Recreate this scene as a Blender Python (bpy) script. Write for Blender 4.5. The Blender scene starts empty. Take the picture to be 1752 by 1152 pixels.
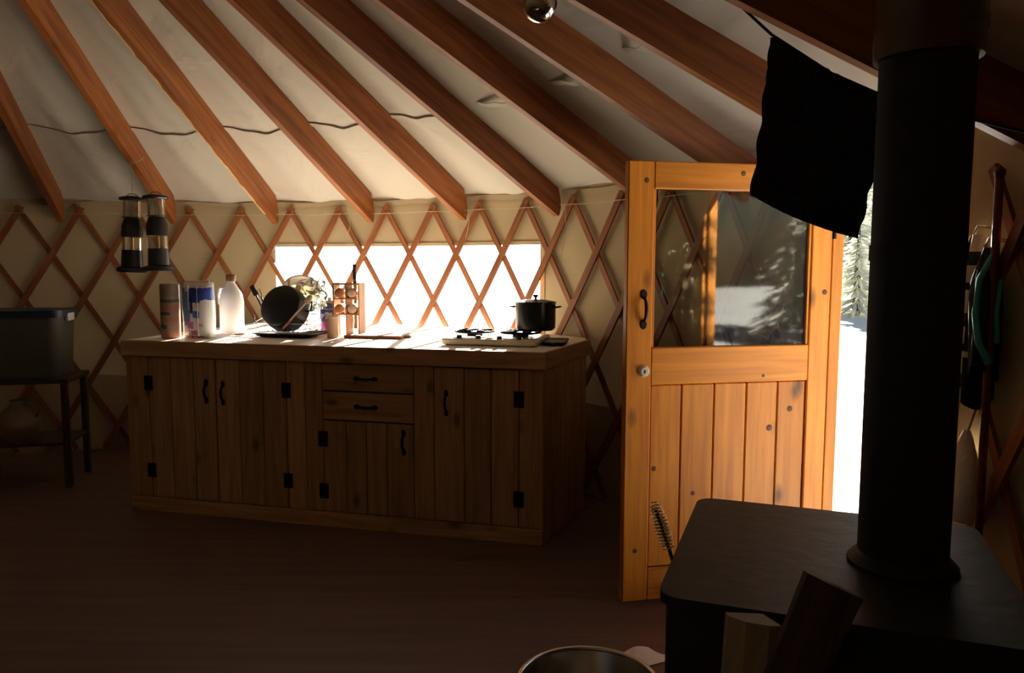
import bpy, math, random
from mathutils import Matrix, Vector
random.seed(7)
R_ = math.radians
SC = bpy.context.scene
COL = SC.collection
PI = math.pi

# ------------------------------------------------------------------ camera, sky, sun, exposure
cam_d = bpy.data.cameras.new('camera'); cam = bpy.data.objects.new('camera', cam_d); COL.objects.link(cam)
cam_d.sensor_fit = 'HORIZONTAL'; cam_d.sensor_width = 36.0; cam_d.lens = 36.0 * 1329.8 / 1752.0
cam.location = (0, 0, 1.474); cam.rotation_euler = (R_(90 - 5.423), 0, 0)
cam.rotation_euler = (Matrix.Rotation(R_(90 - 5.423), 3, 'X') @ Matrix.Rotation(R_(0.128), 3, 'Z')).to_euler()
cam_d.clip_start = 0.05; cam_d.clip_end = 500
SC.camera = cam

SUN_EL = R_(16.0); SUN_AZ = (0.14, 1.0)          # where the sun stands (x, y), low in the winter sky
world = bpy.data.worlds.new('winter_sky'); SC.world = world; world.use_nodes = True
wn = world.node_tree; wn.nodes.clear()
sky = wn.nodes.new('ShaderNodeTexSky'); sky.sky_type = 'NISHITA'; sky.sun_disc = False
sky.sun_elevation = SUN_EL; sky.sun_rotation = math.atan2(SUN_AZ[0], SUN_AZ[1])
bgn = wn.nodes.new('ShaderNodeBackground'); bgn.inputs[1].default_value = 0.06
won = wn.nodes.new('ShaderNodeOutputWorld')
wn.links.new(sky.outputs[0], bgn.inputs[0]); wn.links.new(bgn.outputs[0], won.inputs[0])
sun_d = bpy.data.lights.new('sun', 'SUN'); sun_d.energy = 44.0; sun_d.angle = R_(0.6); sun_d.color = (1.0, 0.91, 0.76)
sun = bpy.data.objects.new('sun', sun_d); COL.objects.link(sun)
sdir = Vector((SUN_AZ[0], SUN_AZ[1], 0)).normalized() * math.cos(SUN_EL) + Vector((0, 0, math.sin(SUN_EL)))
sun.rotation_euler = sdir.to_track_quat('Z', 'Y').to_euler(); sun.location = (3, 12, 9)

vs = SC.view_settings
vs.view_transform = 'Standard'; vs.look = 'None'; vs.gamma = 1.0; vs.exposure = 0.92
try: vs.use_curve_mapping = False
except Exception: pass
cy = SC.cycles
cy.max_bounces = 10; cy.diffuse_bounces = 7; cy.glossy_bounces = 4; cy.transmission_bounces = 8; cy.transparent_max_bounces = 16
cy.sample_clamp_indirect = 6.0; cy.caustics_reflective = False; cy.caustics_refractive = False

# ------------------------------------------------------------------ the yurt's measures (metres)
CX, CY, RAD = -2.36, 2.345, 3.792
ZL = 1.859                      # top of the lattice
ZF = 1.77; SLOPE = 0.5075       # underside of a rafter at its foot, and its rise
RFOOT = RAD - 0.05
DL = 6.121                      # degrees from one lattice tip to the next
PHL = 43.243; PHR = 45.155
def pol(a, r, z=0.0):
    return Vector((CX + r * math.cos(R_(a)), CY + r * math.sin(R_(a)), z))
def zroof(r): return ZF + 0.212 + (RFOOT - r) * SLOPE

# ------------------------------------------------------------------ helpers
W = {}
def _place(o, parent, M):
    W[o] = M
    if parent is not None:
        o.parent = parent
        o.matrix_basis = W[parent].inverted() @ M
    else:
        o.matrix_basis = M
def T(x=0, y=0, z=0): return Matrix.Translation((x, y, z))
def RZ(d): return Matrix.Rotation(R_(d), 4, 'Z')
def RX(d): return Matrix.Rotation(R_(d), 4, 'X')
def RY(d): return Matrix.Rotation(R_(d), 4, 'Y')
def frame(origin, xdir, up=(0, 0, 1)):
    x = Vector(xdir).normalized(); u = Vector(up)
    y = u.cross(x)
    if y.length < 1e-4: y = Vector((0, 1, 0)).cross(x)
    y.normalize(); z = x.cross(y)
    m = Matrix((x, y, z)).transposed().to_4x4(); m.translation = Vector(origin)
    return m
class MB:
    def __init__(s): s.v = []; s.f = []
    def add(s, vs, fs):
        b = len(s.v); s.v += [tuple(v) for v in vs]; s.f += [tuple(i + b for i in f) for f in fs]; return s
    def box(s, sx, sy, sz, c=(0, 0, 0), bev=0.0, M=None):
        x, y, z = sx / 2, sy / 2, sz / 2
        b = min(bev, x * .9, y * .9, z * .9)
        if b <= 0:
            V = [Vector((i * x, j * y, k * z)) for k in (-1, 1) for j in (-1, 1) for i in (-1, 1)]
            F = [(0, 2, 3, 1), (4, 5, 7, 6), (0, 1, 5, 4), (2, 6, 7, 3), (0, 4, 6, 2), (1, 3, 7, 5)]
        else:
            V = []; idx = {}
            for i in (-1, 1):
                for j in (-1, 1):
                    for k in (-1, 1):
                        for ax in range(3):
                            p = [i * (x - b), j * (y - b), k * (z - b)]
                            p[ax] = (i, j, k)[ax] * (x, y, z)[ax]
                            idx[(i, j, k, ax)] = len(V); V.append(Vector(p))
            F = []
            def q(a): F.append(tuple(a))
            for sg in (-1, 1):
                for ax in range(3):
                    o1, o2 = [(1, 2), (2, 0), (0, 1)][ax]
                    L = []
                    for u, w_ in ((-1, -1), (1, -1), (1, 1), (-1, 1)):
                        k = [0, 0, 0]; k[ax] = sg; k[o1] = u; k[o2] = w_
                        L.append(idx[(k[0], k[1], k[2], ax)])
                    q(L if sg > 0 else L[::-1])
            for ax in range(3):
                o1, o2 = [(1, 2), (2, 0), (0, 1)][ax]
                for u in (-1, 1):
                    for w_ in (-1, 1):
                        def K(t, a):
                            k = [0, 0, 0]; k[ax] = t; k[o1] = u; k[o2] = w_
                            return idx[(k[0], k[1], k[2], a)]
                        L = [K(-1, o1), K(1, o1), K(1, o2), K(-1, o2)]
                        q(L if u * w_ > 0 else L[::-1])
            for i in (-1, 1):
                for j in (-1, 1):
                    for k in (-1, 1):
                        L = [idx[(i, j, k, a)] for a in range(3)]
                        q(L if i * j * k > 0 else L[::-1])
        V = [v + Vector(c) for v in V]
        if M is not None: V = [M @ v for v in V]
        return s.add(V, F)
    def lathe(s, prof, n=24, c=(0, 0, 0), M=None, a0=0, a1=360):
        full = abs(a1 - a0) >= 360
        cols = n if full else n + 1
        V = []; F = []
        for (r, z) in prof:
            for i in range(cols):
                a = R_(a0 + (a1 - a0) * i / n)
                V.append(Vector((r * math.cos(a) + c[0], r * math.sin(a) + c[1], z + c[2])))
        for k in range(len(prof) - 1):
            for i in range(n):
                j = (i + 1) % cols
                F.append((k * cols + i, k * cols + j, (k + 1) * cols + j, (k + 1) * cols + i))
        if M is not None: V = [M @ v for v in V]
        return s.add(V, F)
    def tube(s, pts, r, n=8, cap=True, closed=False):
        pts = [Vector(p) for p in pts]; V = []; F = []
        m = len(pts); prev = None
        for i, p in enumerate(pts):
            if closed: d = pts[(i + 1) % m] - pts[i - 1]
            else: d = pts[min(i + 1, m - 1)] - pts[max(i - 1, 0)]
            if d.length < 1e-9: d = Vector((0, 0, 1))
            d.normalize()
            if prev is None:
                a = Vector((0, 0, 1)) if abs(d.z) < .9 else Vector((1, 0, 0))
                prev = a - d * a.dot(d)
            else: prev = prev - d * prev.dot(d)
            prev.normalize(); b = d.cross(prev)
            rr = r[i] if isinstance(r, (list, tuple)) else r
            for k in range(n):
                t = 2 * PI * k / n
                V.append(p + prev * (rr * math.cos(t)) + b * (rr * math.sin(t)))
        for i in range(m if closed else m - 1):
            i2 = (i + 1) % m
            for k in range(n):
                k2 = (k + 1) % n
                F.append((i * n + k, i * n + k2, i2 * n + k2, i2 * n + k))
        if cap and not closed:
            F.append(tuple(range(n))[::-1]); F.append(tuple((m - 1) * n + k for k in range(n)))
        return s.add(V, F)
    def prism(s, poly, z0, z1):
        n = len(poly)
        V = [(x, y, z0) for x, y in poly] + [(x, y, z1) for x, y in poly]
        F = [tuple(range(n))[::-1], tuple(range(n, 2 * n))]
        for i in range(n): j = (i + 1) % n; F.append((i, j, n + j, n + i))
        return s.add(V, F)
    def grid(s, fn, nu, nv, thick=None):
        P = [[Vector(fn(i / nu, j / nv)) for i in range(nu + 1)] for j in range(nv + 1)]
        w = nu + 1
        V = [p for row in P for p in row]
        F = [(j * w + i, j * w + i + 1, (j + 1) * w + i + 1, (j + 1) * w + i) for j in range(nv) for i in range(nu)]
        if thick:
            N = [Vector((0, 0, 0)) for _ in V]
            for f in F:
                nn = (V[f[1]] - V[f[0]]).cross(V[f[3]] - V[f[0]])
                if nn.length > 0: nn.normalize()
                for i in f: N[i] += nn
            n0 = len(V)
            V2 = [v - (nn.normalized() if nn.length else nn) * thick for v, nn in zip(V, N)]
            F2 = [tuple(i + n0 for i in f[::-1]) for f in F]
            rim = [i for i in range(w)] + [j * w + nu for j in range(1, nv + 1)] + [nv * w + i for i in range(nu - 1, -1, -1)] + [j * w for j in range(nv - 1, 0, -1)]
            F3 = []
            for a, b in zip(rim, rim[1:] + rim[:1]): F3.append((b, a, a + n0, b + n0))
            V = V + V2; F = F + F2 + F3
        return s.add(V, F)
    def mesh(s, name, mat, smooth=False):
        me = bpy.data.meshes.new(name); me.from_pydata(s.v, [], s.f); me.update()
        if mat: me.materials.append(mat)
        if smooth: me.polygons.foreach_set('use_smooth', [True] * len(me.polygons)); 
        if smooth == 'auto':
            try: me.set_sharp_from_angle(angle=R_(40))
            except Exception: pass
        return me
    def build(s, name, mat, parent=None, M=None, smooth=False):
        return link(name, s.mesh(name, mat, smooth), parent, M)
def link(name, me, parent=None, M=None):
    o = bpy.data.objects.new(name, me); COL.objects.link(o)
    if M is None: M = W[parent] if parent is not None else Matrix.Identity(4)
    _place(o, parent, M); return o
def tag(o, label=None, cat=None, group=None, kind=None):
    if label: o['label'] = label
    if cat: o['category'] = cat
    if group: o['group'] = group
    if kind: o['kind'] = kind
    return o
def thing(name, label, cat, M=None, group=None, kind=None):
    o = bpy.data.objects.new(name, None); COL.objects.link(o); o.empty_display_size = .1
    _place(o, None, M or Matrix.Identity(4)); return tag(o, label, cat, group, kind)
def L(parent, *m):               # a matrix local to the parent
    x = W[parent].copy()
    for k in m: x = x @ k
    return x

# ------------------------------------------------------------------ materials
def nt(name):
    m = bpy.data.materials.new(name); m.use_nodes = True; t = m.node_tree
    return m, t, t.nodes['Principled BSDF']
def setp(p, **k):
    for n, v in k.items():
        n = n.replace('_', ' ')
        if n in p.inputs: p.inputs[n].default_value = v
def rgba(c): return (c[0], c[1], c[2], 1.0)
def plain(name, c, rough=.6, metal=0.0, noise=.12, scale=30, bump=0.0, spec=.5):
    m, t, p = nt(name)
    setp(p, Roughness=rough, Metallic=metal); p.inputs['Specular IOR Level'].default_value = spec
    tc = t.nodes.new('ShaderNodeTexCoord'); nz = t.nodes.new('ShaderNodeTexNoise'); nz.inputs['Scale'].default_value = scale; nz.inputs['Detail'].default_value = 4
    t.links.new(tc.outputs['Object'], nz.inputs['Vector'])
    mx = t.nodes.new('ShaderNodeMix'); mx.data_type = 'RGBA'
    mx.inputs[6].default_value = rgba([x * (1 - noise) for x in c]); mx.inputs[7].default_value = rgba([min(1, x * (1 + noise)) for x in c])
    t.links.new(nz.outputs['Fac'], mx.inputs[0]); t.links.new(mx.outputs[2], p.inputs['Base Color'])
    if bump:
        b = t.nodes.new('ShaderNodeBump'); b.inputs['Strength'].default_value = bump; b.inputs['Distance'].default_value = .01
        t.links.new(nz.outputs['Fac'], b.inputs['Height']); t.links.new(b.outputs[0], p.inputs['Normal'])
    return m
def wood(name, c, dark, rough=.5, knots=0.0, grain=1.0, var=.18, spec=.4):
    """pine: grain runs along local X, knots scattered, a tone per board"""
    m, t, p = nt(name); setp(p, Roughness=rough); p.inputs['Specular IOR Level'].default_value = spec
    N = t.nodes.new; K = t.links.new
    tc = N('ShaderNodeTexCoord'); oi = N('ShaderNodeObjectInfo')
    off = N('ShaderNodeVectorMath'); off.operation = 'SCALE'; cmb = N('ShaderNodeCombineXYZ')
    for i in range(3): K(oi.outputs['Random'], cmb.inputs[i])
    K(cmb.outputs[0], off.inputs[0]); off.inputs['Scale'].default_value = 37.0
    ad = N('ShaderNodeVectorMath'); ad.operation = 'ADD'; K(tc.outputs['Object'], ad.inputs[0]); K(off.outputs[0], ad.inputs[1])
    mp = N('ShaderNodeMapping'); mp.inputs['Scale'].default_value = (1.6 * grain, 26 * grain, 26 * grain); K(ad.outputs[0], mp.inputs[0])
    nz = N('ShaderNodeTexNoise'); nz.inputs['Scale'].default_value = 1.6; nz.inputs['Detail'].default_value = 5; nz.inputs['Distortion'].default_value = .6; K(mp.outputs[0], nz.inputs['Vector'])
    cr = N('ShaderNodeValToRGB'); cr.color_ramp.elements[0].position = .3; cr.color_ramp.elements[1].position = .72
    cr.color_ramp.elements[0].color = rgba(dark); cr.color_ramp.elements[1].color = rgba(c); K(nz.outputs['Fac'], cr.inputs[0])
    col = cr.outputs[0]
    if knots:
        mp2 = N('ShaderNodeMapping'); mp2.inputs['Scale'].default_value = (3.1, 6.5, 6.5); K(ad.outputs[0], mp2.inputs[0])
        vo = N('ShaderNodeTexVoronoi'); vo.inputs['Scale'].default_value = 1.0; K(mp2.outputs[0], vo.inputs['Vector'])
        kr = N('ShaderNodeMapRange'); kr.inputs[1].default_value = .06; kr.inputs[2].default_value = .19; kr.inputs[3].default_value = 1; kr.inputs[4].default_value = 0
        K(vo.outputs['Distance'], kr.inputs[0])
        ml = N('ShaderNodeMath'); ml.operation = 'MULTIPLY'; K(kr.outputs[0], ml.inputs[0]); ml.inputs[1].default_value = knots
        mk = N('ShaderNodeMix'); mk.data_type = 'RGBA'; K(ml.outputs[0], mk.inputs[0]); K(col, mk.inputs[6]); mk.inputs[7].default_value = rgba([x * .16 for x in dark]); col = mk.outputs[2]
    hs = N('ShaderNodeHueSaturation'); mr = N('ShaderNodeMapRange'); mr.inputs[3].default_value = 1 - var; mr.inputs[4].default_value = 1 + var
    K(oi.outputs['Random'], mr.inputs[0]); K(mr.outputs[0], hs.inputs['Value']); K(col, hs.inputs['Color']); K(hs.outputs[0], p.inputs['Base Color'])
    bp = N('ShaderNodeBump'); bp.inputs['Strength'].default_value = .15; bp.inputs['Distance'].default_value = .004; K(nz.outputs['Fac'], bp.inputs['Height']); K(bp.outputs[0], p.inputs['Normal'])
    return m
def canvas(name, c, trans, tcol, bump=.5, rough=.85):
    m, t, p = nt(name); N = t.nodes.new; K = t.links.new
    setp(p, Roughness=rough); p.inputs['Base Color'].default_value = rgba(c); p.inputs['Specular IOR Level'].default_value = .2
    tc = N('ShaderNodeTexCoord'); nz = N('ShaderNodeTexNoise'); nz.inputs['Scale'].default_value = 2.2; nz.inputs['Detail'].default_value = 3; nz.inputs['Distortion'].default_value = 1.2
    K(tc.outputs['Object'], nz.inputs['Vector'])
    bp = N('ShaderNodeBump'); bp.inputs['Strength'].default_value = bump; bp.inputs['Distance'].default_value = .05; K(nz.outputs['Fac'], bp.inputs['Height']); K(bp.outputs[0], p.inputs['Normal'])
    tl = N('ShaderNodeBsdfTranslucent'); tl.inputs[0].default_value = rgba(tcol)
    mx = N('ShaderNodeMixShader'); mx.inputs[0].default_value = trans
    K(p.outputs[0], mx.inputs[1]); K(tl.outputs[0], mx.inputs[2]); K(mx.outputs[0], t.nodes['Material Output'].inputs[0])
    return m
def clear(name, tint, haze=.0, hazecol=(.9, .9, .9), gloss=.08, rough=.05, gcol=(1, 1, 1), fres=1.0):
    """thin clear sheet: see-through, a little milky, with fresnel shine"""
    m, t, p = nt(name); N = t.nodes.new; K = t.links.new
    t.nodes.remove(p)
    tr = N('ShaderNodeBsdfTransparent'); tr.inputs[0].default_value = rgba(tint)
    gl = N('ShaderNodeBsdfGlossy'); gl.inputs['Roughness'].default_value = rough; gl.inputs[0].default_value = rgba(gcol)
    lw = N('ShaderNodeFresnel'); lw.inputs[0].default_value = 1.45
    ma = N('ShaderNodeMath'); ma.operation = 'MULTIPLY_ADD'; K(lw.outputs[0], ma.inputs[0]); ma.inputs[1].default_value = fres; ma.inputs[2].default_value = gloss
    ma.use_clamp = True
    base = tr.outputs[0]
    if haze:
        tl = N('ShaderNodeBsdfTranslucent'); tl.inputs[0].default_value = rgba(hazecol)
        mh = N('ShaderNodeMixShader'); mh.inputs[0].default_value = haze; K(base, mh.inputs[1]); K(tl.outputs[0], mh.inputs[2]); base = mh.outputs[0]
    mx = N('ShaderNodeMixShader'); K(ma.outputs[0], mx.inputs[0]); K(base, mx.inputs[1]); K(gl.outputs[0], mx.inputs[2])
    K(mx.outputs[0], t.nodes['Material Output'].inputs[0])
    return m
def plaid(name, c1, c2, c3, s=14):
    m, t, p = nt(name); N = t.nodes.new; K = t.links.new; setp(p, Roughness=.9)
    tc = N('ShaderNodeTexCoord'); sp = N('ShaderNodeSeparateXYZ'); K(tc.outputs['Object'], sp.inputs[0])
    def band(ax, sc, thr):
        a = N('ShaderNodeMath'); a.operation = 'MULTIPLY'; K(sp.outputs[ax], a.inputs[0]); a.inputs[1].default_value = sc
        b = N('ShaderNodeMath'); b.operation = 'FRACT'; K(a.outputs[0], b.inputs[0])
        c = N('ShaderNodeMath'); c.operation = 'LESS_THAN'; K(b.outputs[0], c.inputs[0]); c.inputs[1].default_value = thr; return c.outputs[0]
    m1 = N('ShaderNodeMix'); m1.data_type = 'RGBA'; K(band(2, s, .45), m1.inputs[0]); m1.inputs[6].default_value = rgba(c1); m1.inputs[7].default_value = rgba(c2)
    m2 = N('ShaderNodeMix'); m2.data_type = 'RGBA'; K(band(1, s * 1.3, .4), m2.inputs[0]); K(m1.outputs[2], m2.inputs[6]); m2.inputs[7].default_value = rgba(c2)
    m3 = N('ShaderNodeMix'); m3.data_type = 'RGBA'; K(band(2, s * .5, .1), m3.inputs[0]); K(m2.outputs[2], m3.inputs[6]); m3.inputs[7].default_value = rgba(c3)
    K(m3.outputs[2], p.inputs['Base Color']); return m

M_CANVAS = canvas('canvas_wall', (.46, .36, .21), .0006, (.85, .62, .34), .35)
M_ROOF = canvas('canvas_roof', (.58, .535, .45), .0003, (.8, .6, .4), .5)
M_SKIRT = plain('canvas_skirt', (.06, .055, .05), .9)
M_VINYL = clear('window_vinyl', (.97, .97, .97), .10, (.9, .93, .97), .03, .2)
M_GLASS = clear('door_glass', (.90, .92, .89), .0, gloss=.0, rough=.03, fres=1.1)
M_CLEAR = clear('clear_plastic', (.85, .86, .82), .04, (.8, .8, .75), .12, .08)
M_RAFTER = wood('rafter_pine', (.41, .140, .033), (.18, .052, .014), .5, .35, .7)
M_LATT = wood('lattice_wood', (.34, .125, .040), (.19, .062, .020), .55, 0)
M_DOOR = wood('door_pine', (.74, .285, .020), (.50, .165, .012), .42, .85, .8, .12)
M_CAB = wood('cabinet_pine', (.60, .38, .18), (.36, .20, .085), .6, .7, .8, .2)
M_CABD = plain('cabinet_inside', (.03, .02, .012), .9)
M_FLOOR = wood('floor_boards', (.17, .105, .085), (.11, .068, .055), .45, 0, .35)
M_TOP = plain('worktop_laminate', (.84, .79, .72), .45, 0, .05, 8)
M_IRON = plain('black_iron', (.012, .012, .012), .5, .6)
M_STOVE = plain('stove_iron', (.015, .020, .021), .55, 0.0, .3, 18, .25, .3)
M_PIPE = plain('stovepipe_black', (.020, .021, .022), .75, 0.0, .25, 20, .1, .3)
M_PIPE2 = plain('stovepipe_steel', (.09, .075, .05), .35, .9, .3, 12, .1)
M_BLACK = plain('black_plastic', (.010, .011, .012), .35)
M_CLOTH = plain('black_towel', (.024, .026, .031), .95, 0, .3, 200, .5, .1)
M_STEEL = plain('steel', (.62, .60, .55), .22, 1.0, .08, 8)
M_BRASS = plain('spring_brass', (.75, .58, .33), .3, 1.0)
M_WHITE = plain('white_paper', (.85, .84, .82), .7, 0, .05, 8)
M_CREAM = plain('cream_enamel', (.62, .55, .40), .35)
M_STRING = plain('string', (.55, .46, .32), .9)
M_SNOW = plain('snow', (.86, .88, .92), .8, 0, .05, 1.5, .6, .2)
M_FOL = plain('frosted_foliage', (.62, .66, .56), .9, 0, .6, 6, .3, .1)
M_BARK = plain('bark', (.09, .06, .04), .95, 0, .4, 30, .6, .1)

# ------------------------------------------------------------------ setting: ground, floor, wall, roof
def snow_pt(u, v):
    x = -60 + 130 * u; y = -40 + 130 * v
    z = -.32 + .10 * math.sin(x * .7) * math.cos(y * .6) + .05 * math.sin(x * 2.1 + y * 1.7)
    d = math.hypot(x - CX, y - CY)
    if d < 5.5: z = min(z, -.30)
    if y > 10: z += (y - 10) ** 1.5 * .018 + .2 * math.sin(x * .9) * min(1, (y - 10) / 6)
    return (x, y, z)
g = MB().grid(snow_pt, 110, 110).build('ground', M_SNOW, smooth=True)
tag(g, 'bright snow covering the ground outside the doorway', 'snow', kind='structure')

fl = MB().lathe([(0.001, 0), (RAD + .08, 0), (RAD + .08, -.28), (0.001, -.28)][::-1], 72, (CX, CY, 0)).build('floor', M_FLOOR)
tag(fl, 'dark reddish-brown wooden floor of the round room', 'floor', kind='structure')

A_WIN0, A_WIN1, Z_WIN0, Z_WIN1 = 47.57, 82.4, .84, 1.598
A_D0, A_D1 = 1.6, 17.5        # the doorway's angles
def wall_ring(a0, a1, z0, z1, r, na, nz, wob=.0):
    def fn(u, v):
        a = a0 + (a1 - a0) * u; z = z0 + (z1 - z0) * v
        rr = r + wob * math.sin(PI * v) * math.sin(a * .9 + 3 * v)
        return pol(a, rr, z)
    return MB().grid(fn, na, nz)
ZT = zroof(RAD) + .0
HG_J = (1.405, 3.455)           # back of the hinge jamb
wb = MB()
for m_ in (wall_ring(A_WIN1, A_D0 + 360, 0, ZT, RAD, 132, 8), wall_ring(A_D1, A_WIN0, 0, ZT, RAD, 16, 8),
           wall_ring(A_WIN0 - .5, A_WIN1 + .5, 0, Z_WIN0, RAD + .002, 18, 3), wall_ring(A_WIN0 - .5, A_WIN1 + .5, Z_WIN1, ZT, RAD + .002, 18, 2)):
    wb.add(m_.v, m_.f)
_p0, _p1 = pol(17.6, RAD + .004), HG_J
wb.grid(lambda u, v: Vector((_p0.x + (_p1[0] - _p0.x) * u, _p0.y + (_p1[1] - _p0.y) * u, ZT * v)), 2, 4)
wall = wb.build('wall_back', M_CANVAS, smooth=True)
tag(wall, 'cream canvas wall curving behind the wooden lattice', 'wall', kind='structure')
sk = MB()
m_ = wall_ring(A_D1, A_D0 + 360, -.28, .60, RAD + .03, 120, 1); sk.add(m_.v, m_.f)
sk = sk.build('baseboard_back', M_SKIRT); tag(sk, 'dark skirt round the foot of the canvas wall', 'skirt', kind='structure')

win = thing('window_1', 'bright clear vinyl window in the canvas wall above the worktop', 'window', T(*pol(65, RAD, Z_WIN0)), kind='structure')
wall_ring(A_WIN0, A_WIN1, Z_WIN0, Z_WIN1, RAD, 16, 2).build('pane', M_VINYL, win, Matrix.Identity(4), True)
hm = MB()
for a0, a1, z0, z1 in ((A_WIN0 - .4, A_WIN0 + .2, Z_WIN0, Z_WIN1), (A_WIN1 - .2, A_WIN1 + .4, Z_WIN0, Z_WIN1), (A_WIN0, A_WIN1, Z_WIN1 - .004, Z_WIN1 + .02), (A_WIN0, A_WIN1, Z_WIN0 - .02, Z_WIN0 + .004)):
    m_ = MB().grid(lambda u, v: pol(a0 + (a1 - a0) * u, RAD - .004, z0 + (z1 - z0) * v), 14, 1, .003); hm.add(m_.v, m_.f)
hm.build('hem', M_CANVAS, win, Matrix.Identity(4))

BAY = 2 * DL
def roof_pt(a, r):
    ph = ((a - PHR) / BAY) % 1.0
    s = math.sin(PI * ph) ** 2
    z = zroof(r) - .045 * s * min(1, r / 3.0) * (1 if r < RAD - .02 else .3)
    z += .006 * math.sin(a * 1.7 + r * 5) * s
    return pol(a, r, z)
NB = 28
a_start = PHR
rf = MB()
rads = [.02, .4, .9, 1.4, 1.8, 2.1, 2.4, 2.65, 2.85, 2.975, 3.0, 3.15, 3.3, 3.45, 3.6, 3.72, 3.83]
nA = 720
def rfn(u, v):
    k = v * (len(rads) - 1); r = rads[int(round(k))]
    return roof_pt(a_start + 360 * u, r)
rf.grid(rfn, nA, len(rads) - 1)
roof = rf.build('ceiling', M_ROOF, smooth=True)
tag(roof, 'cream canvas roof stretched over the sloping rafters', 'ceiling', kind='structure')
def seam_pt(u, v):
    a = 150 - 190 * u; r = 2.965 + .03 * v
    p = roof_pt(a, r); ph = ((a - PHR) / BAY) % 1.0
    p.z -= .007 + .006 * math.sin(PI * ph) ** 2; return p
MB().grid(seam_pt, 380, 1, .004).build('roof_seam', M_ROOF, roof, Matrix.Identity(4))
# shallow fold where the roof canvas is tucked behind the wall top
MB().grid(lambda u, v: pol(150 - 133 * u, RAD - .012, 1.90 + .035 * v + .006 * math.sin(u * 90)), 90, 1, .004).build('wall_hem', M_CANVAS, wall, Matrix.Identity(4))

# ------------------------------------------------------------------ lattice
lat = thing('lattice_wall', 'crisscross wooden lattice standing against the canvas wall', 'lattice', T(*pol(65, RAD - .05, 0)))
HALF = .335 / (DL / 2)          # metres of drop for a degree of arc
def slat(a0, sgn, r, w, th, lo, hi):
    zs = [ZL + .03 - (ZL + .01) * i / 14 for i in range(15)]
    pts = []
    for z in zs:
        a = a0 + sgn * (ZL - z) / HALF
        if lo <= a <= hi: pts.append((a, z))
    if len(pts) < 3: return
    # width direction on the unrolled wall
    t = Vector((sgn * R_(1 / HALF) * r, -1)).normalized(); n = Vector((-t.y, t.x)) * (w / 2)
    m = MB(); V = []
    for a, z in pts:
        for s1, rr in ((1, r), (-1, r), (-1, r - th), (1, r - th)):
            V.append(pol(a + math.degrees(s1 * n.x / r), rr, z + s1 * n.y))
    F = []
    for i in range(len(pts) - 1):
        for k in range(4):
            k2 = (k + 1) % 4; F.append((i * 4 + k, i * 4 + k2, i * 4 + 4 + k2, i * 4 + 4 + k))
    q = (len(pts) - 1) * 4
    F += [(3, 2, 1, 0), (q, q + 1, q + 2, q + 3)]
    # put the slat in its own frame, its length along X, so the grain follows it
    c = sum(V, Vector()) / len(V); fr = frame(c, V[-4] - V[0], pol(pts[len(pts) // 2][0], 1, 0) - pol(0, 0, 0))
    inv = fr.inverted(); m.add([inv @ v for v in V], F)
    m.build('slat', M_LATT, lat, fr)
for (lo, hi, k0, k1) in ((17.2, 128, -18, 9), (-34, .4, 4, 16)):
    for k in range(k0, k1):
        a = PHL - k * DL
        slat(a, -1, RAD - .018, .036, .014, lo, hi)      # leaning right on the way down, against the canvas
        slat(a, +1, RAD - .034, .044, .014, lo, hi)      # leaning left, in front
bolt = MB().lathe([(0.0005, .006), (.005, .005), (.007, 0)][::-1], 8).mesh('bolt', M_STEEL)
for k in range(-13, 5):
    a = PHL - k * DL
    link('bolt', bolt, lat, T(*pol(a, RAD - .050, ZL - .01)) @ RZ(a + 180) @ RY(90))
cab_ = MB().tube([pol(128 - 111 * i / 60, RAD - .060, ZL - .022 + .003 * math.sin(i * 1.3)) for i in range(61)], .0022, 5).build('cable', M_STRING)
tag(cab_, 'thin cord strung level along the lattice tips', 'cord')
def cord(pts, label, r=.0018):
    P = [Vector(p) for p in pts]; Q = []
    for i in range(len(P) - 1):
        for k in range(4): Q.append(P[i].lerp(P[i + 1], k / 4))
    Q.append(P[-1])
    return tag(MB().tube(Q, r, 5).build('string', M_STRING), label, 'string')
a = PHL + .6; cord([pol(a, RAD - .062, ZL), pol(a - .2, RAD - .066, ZL - .18), pol(a + .4, RAD - .066, ZL - .36)], 'string dangling down the lattice just left of the door')
a = PHL + 2 * DL + .9; cord([pol(a + 1.5, RAD - .06, ZL), pol(a, RAD - .066, ZL - .09), pol(a + .5, RAD - .066, ZL - .22)], 'short string hanging in the lattice above the cooktop')
a = PHL + 5 * DL - 1.4; cord([pol(a, RAD - .062, ZL + .02), pol(a - .3, RAD - .066, ZL - .12), pol(a + .2, RAD - .066, ZL - .2)], 'short string hanging in the lattice above the dish rack')

# ------------------------------------------------------------------ rafters
M_CHIP = plain('chipped_pine', (.70, .50, .24), .7, 0, .25, 40)
def rafter_mesh():
    D = .205; r0 = .45 - RFOOT
    prof = [(r0, -r0 * SLOPE), (-.10, .10 * SLOPE), (0, 0), (.012, .012), (.022, .05), (.020, .10), (.006, .150), (-.02, .02 * SLOPE + D), (r0, -r0 * SLOPE + D)]
    hw = .021; n = len(prof); b = .003
    V = [(x, -hw, z) for x, z in prof] + [(x, hw, z) for x, z in prof]
    F = [tuple(range(n)), tuple(range(2 * n - 1, n - 1, -1))]
    for i in range(n): j = (i + 1) % n; F.append((j, i, n + i, n + j))
    # grain along the slope
    ang = math.atan(SLOPE); rm = Matrix.Rotation(ang * -1, 4, 'Y')
    return V, F, rm
_V, _F, _ = rafter_mesh()
tilt = Matrix.Rotation(math.atan(SLOPE), 4, 'Y')    # local X then runs down the slope
inv = tilt.inverted()
rme = MB().add([inv @ Vector(v) for v in _V], _F).mesh('rafter', M_RAFTER)
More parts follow.
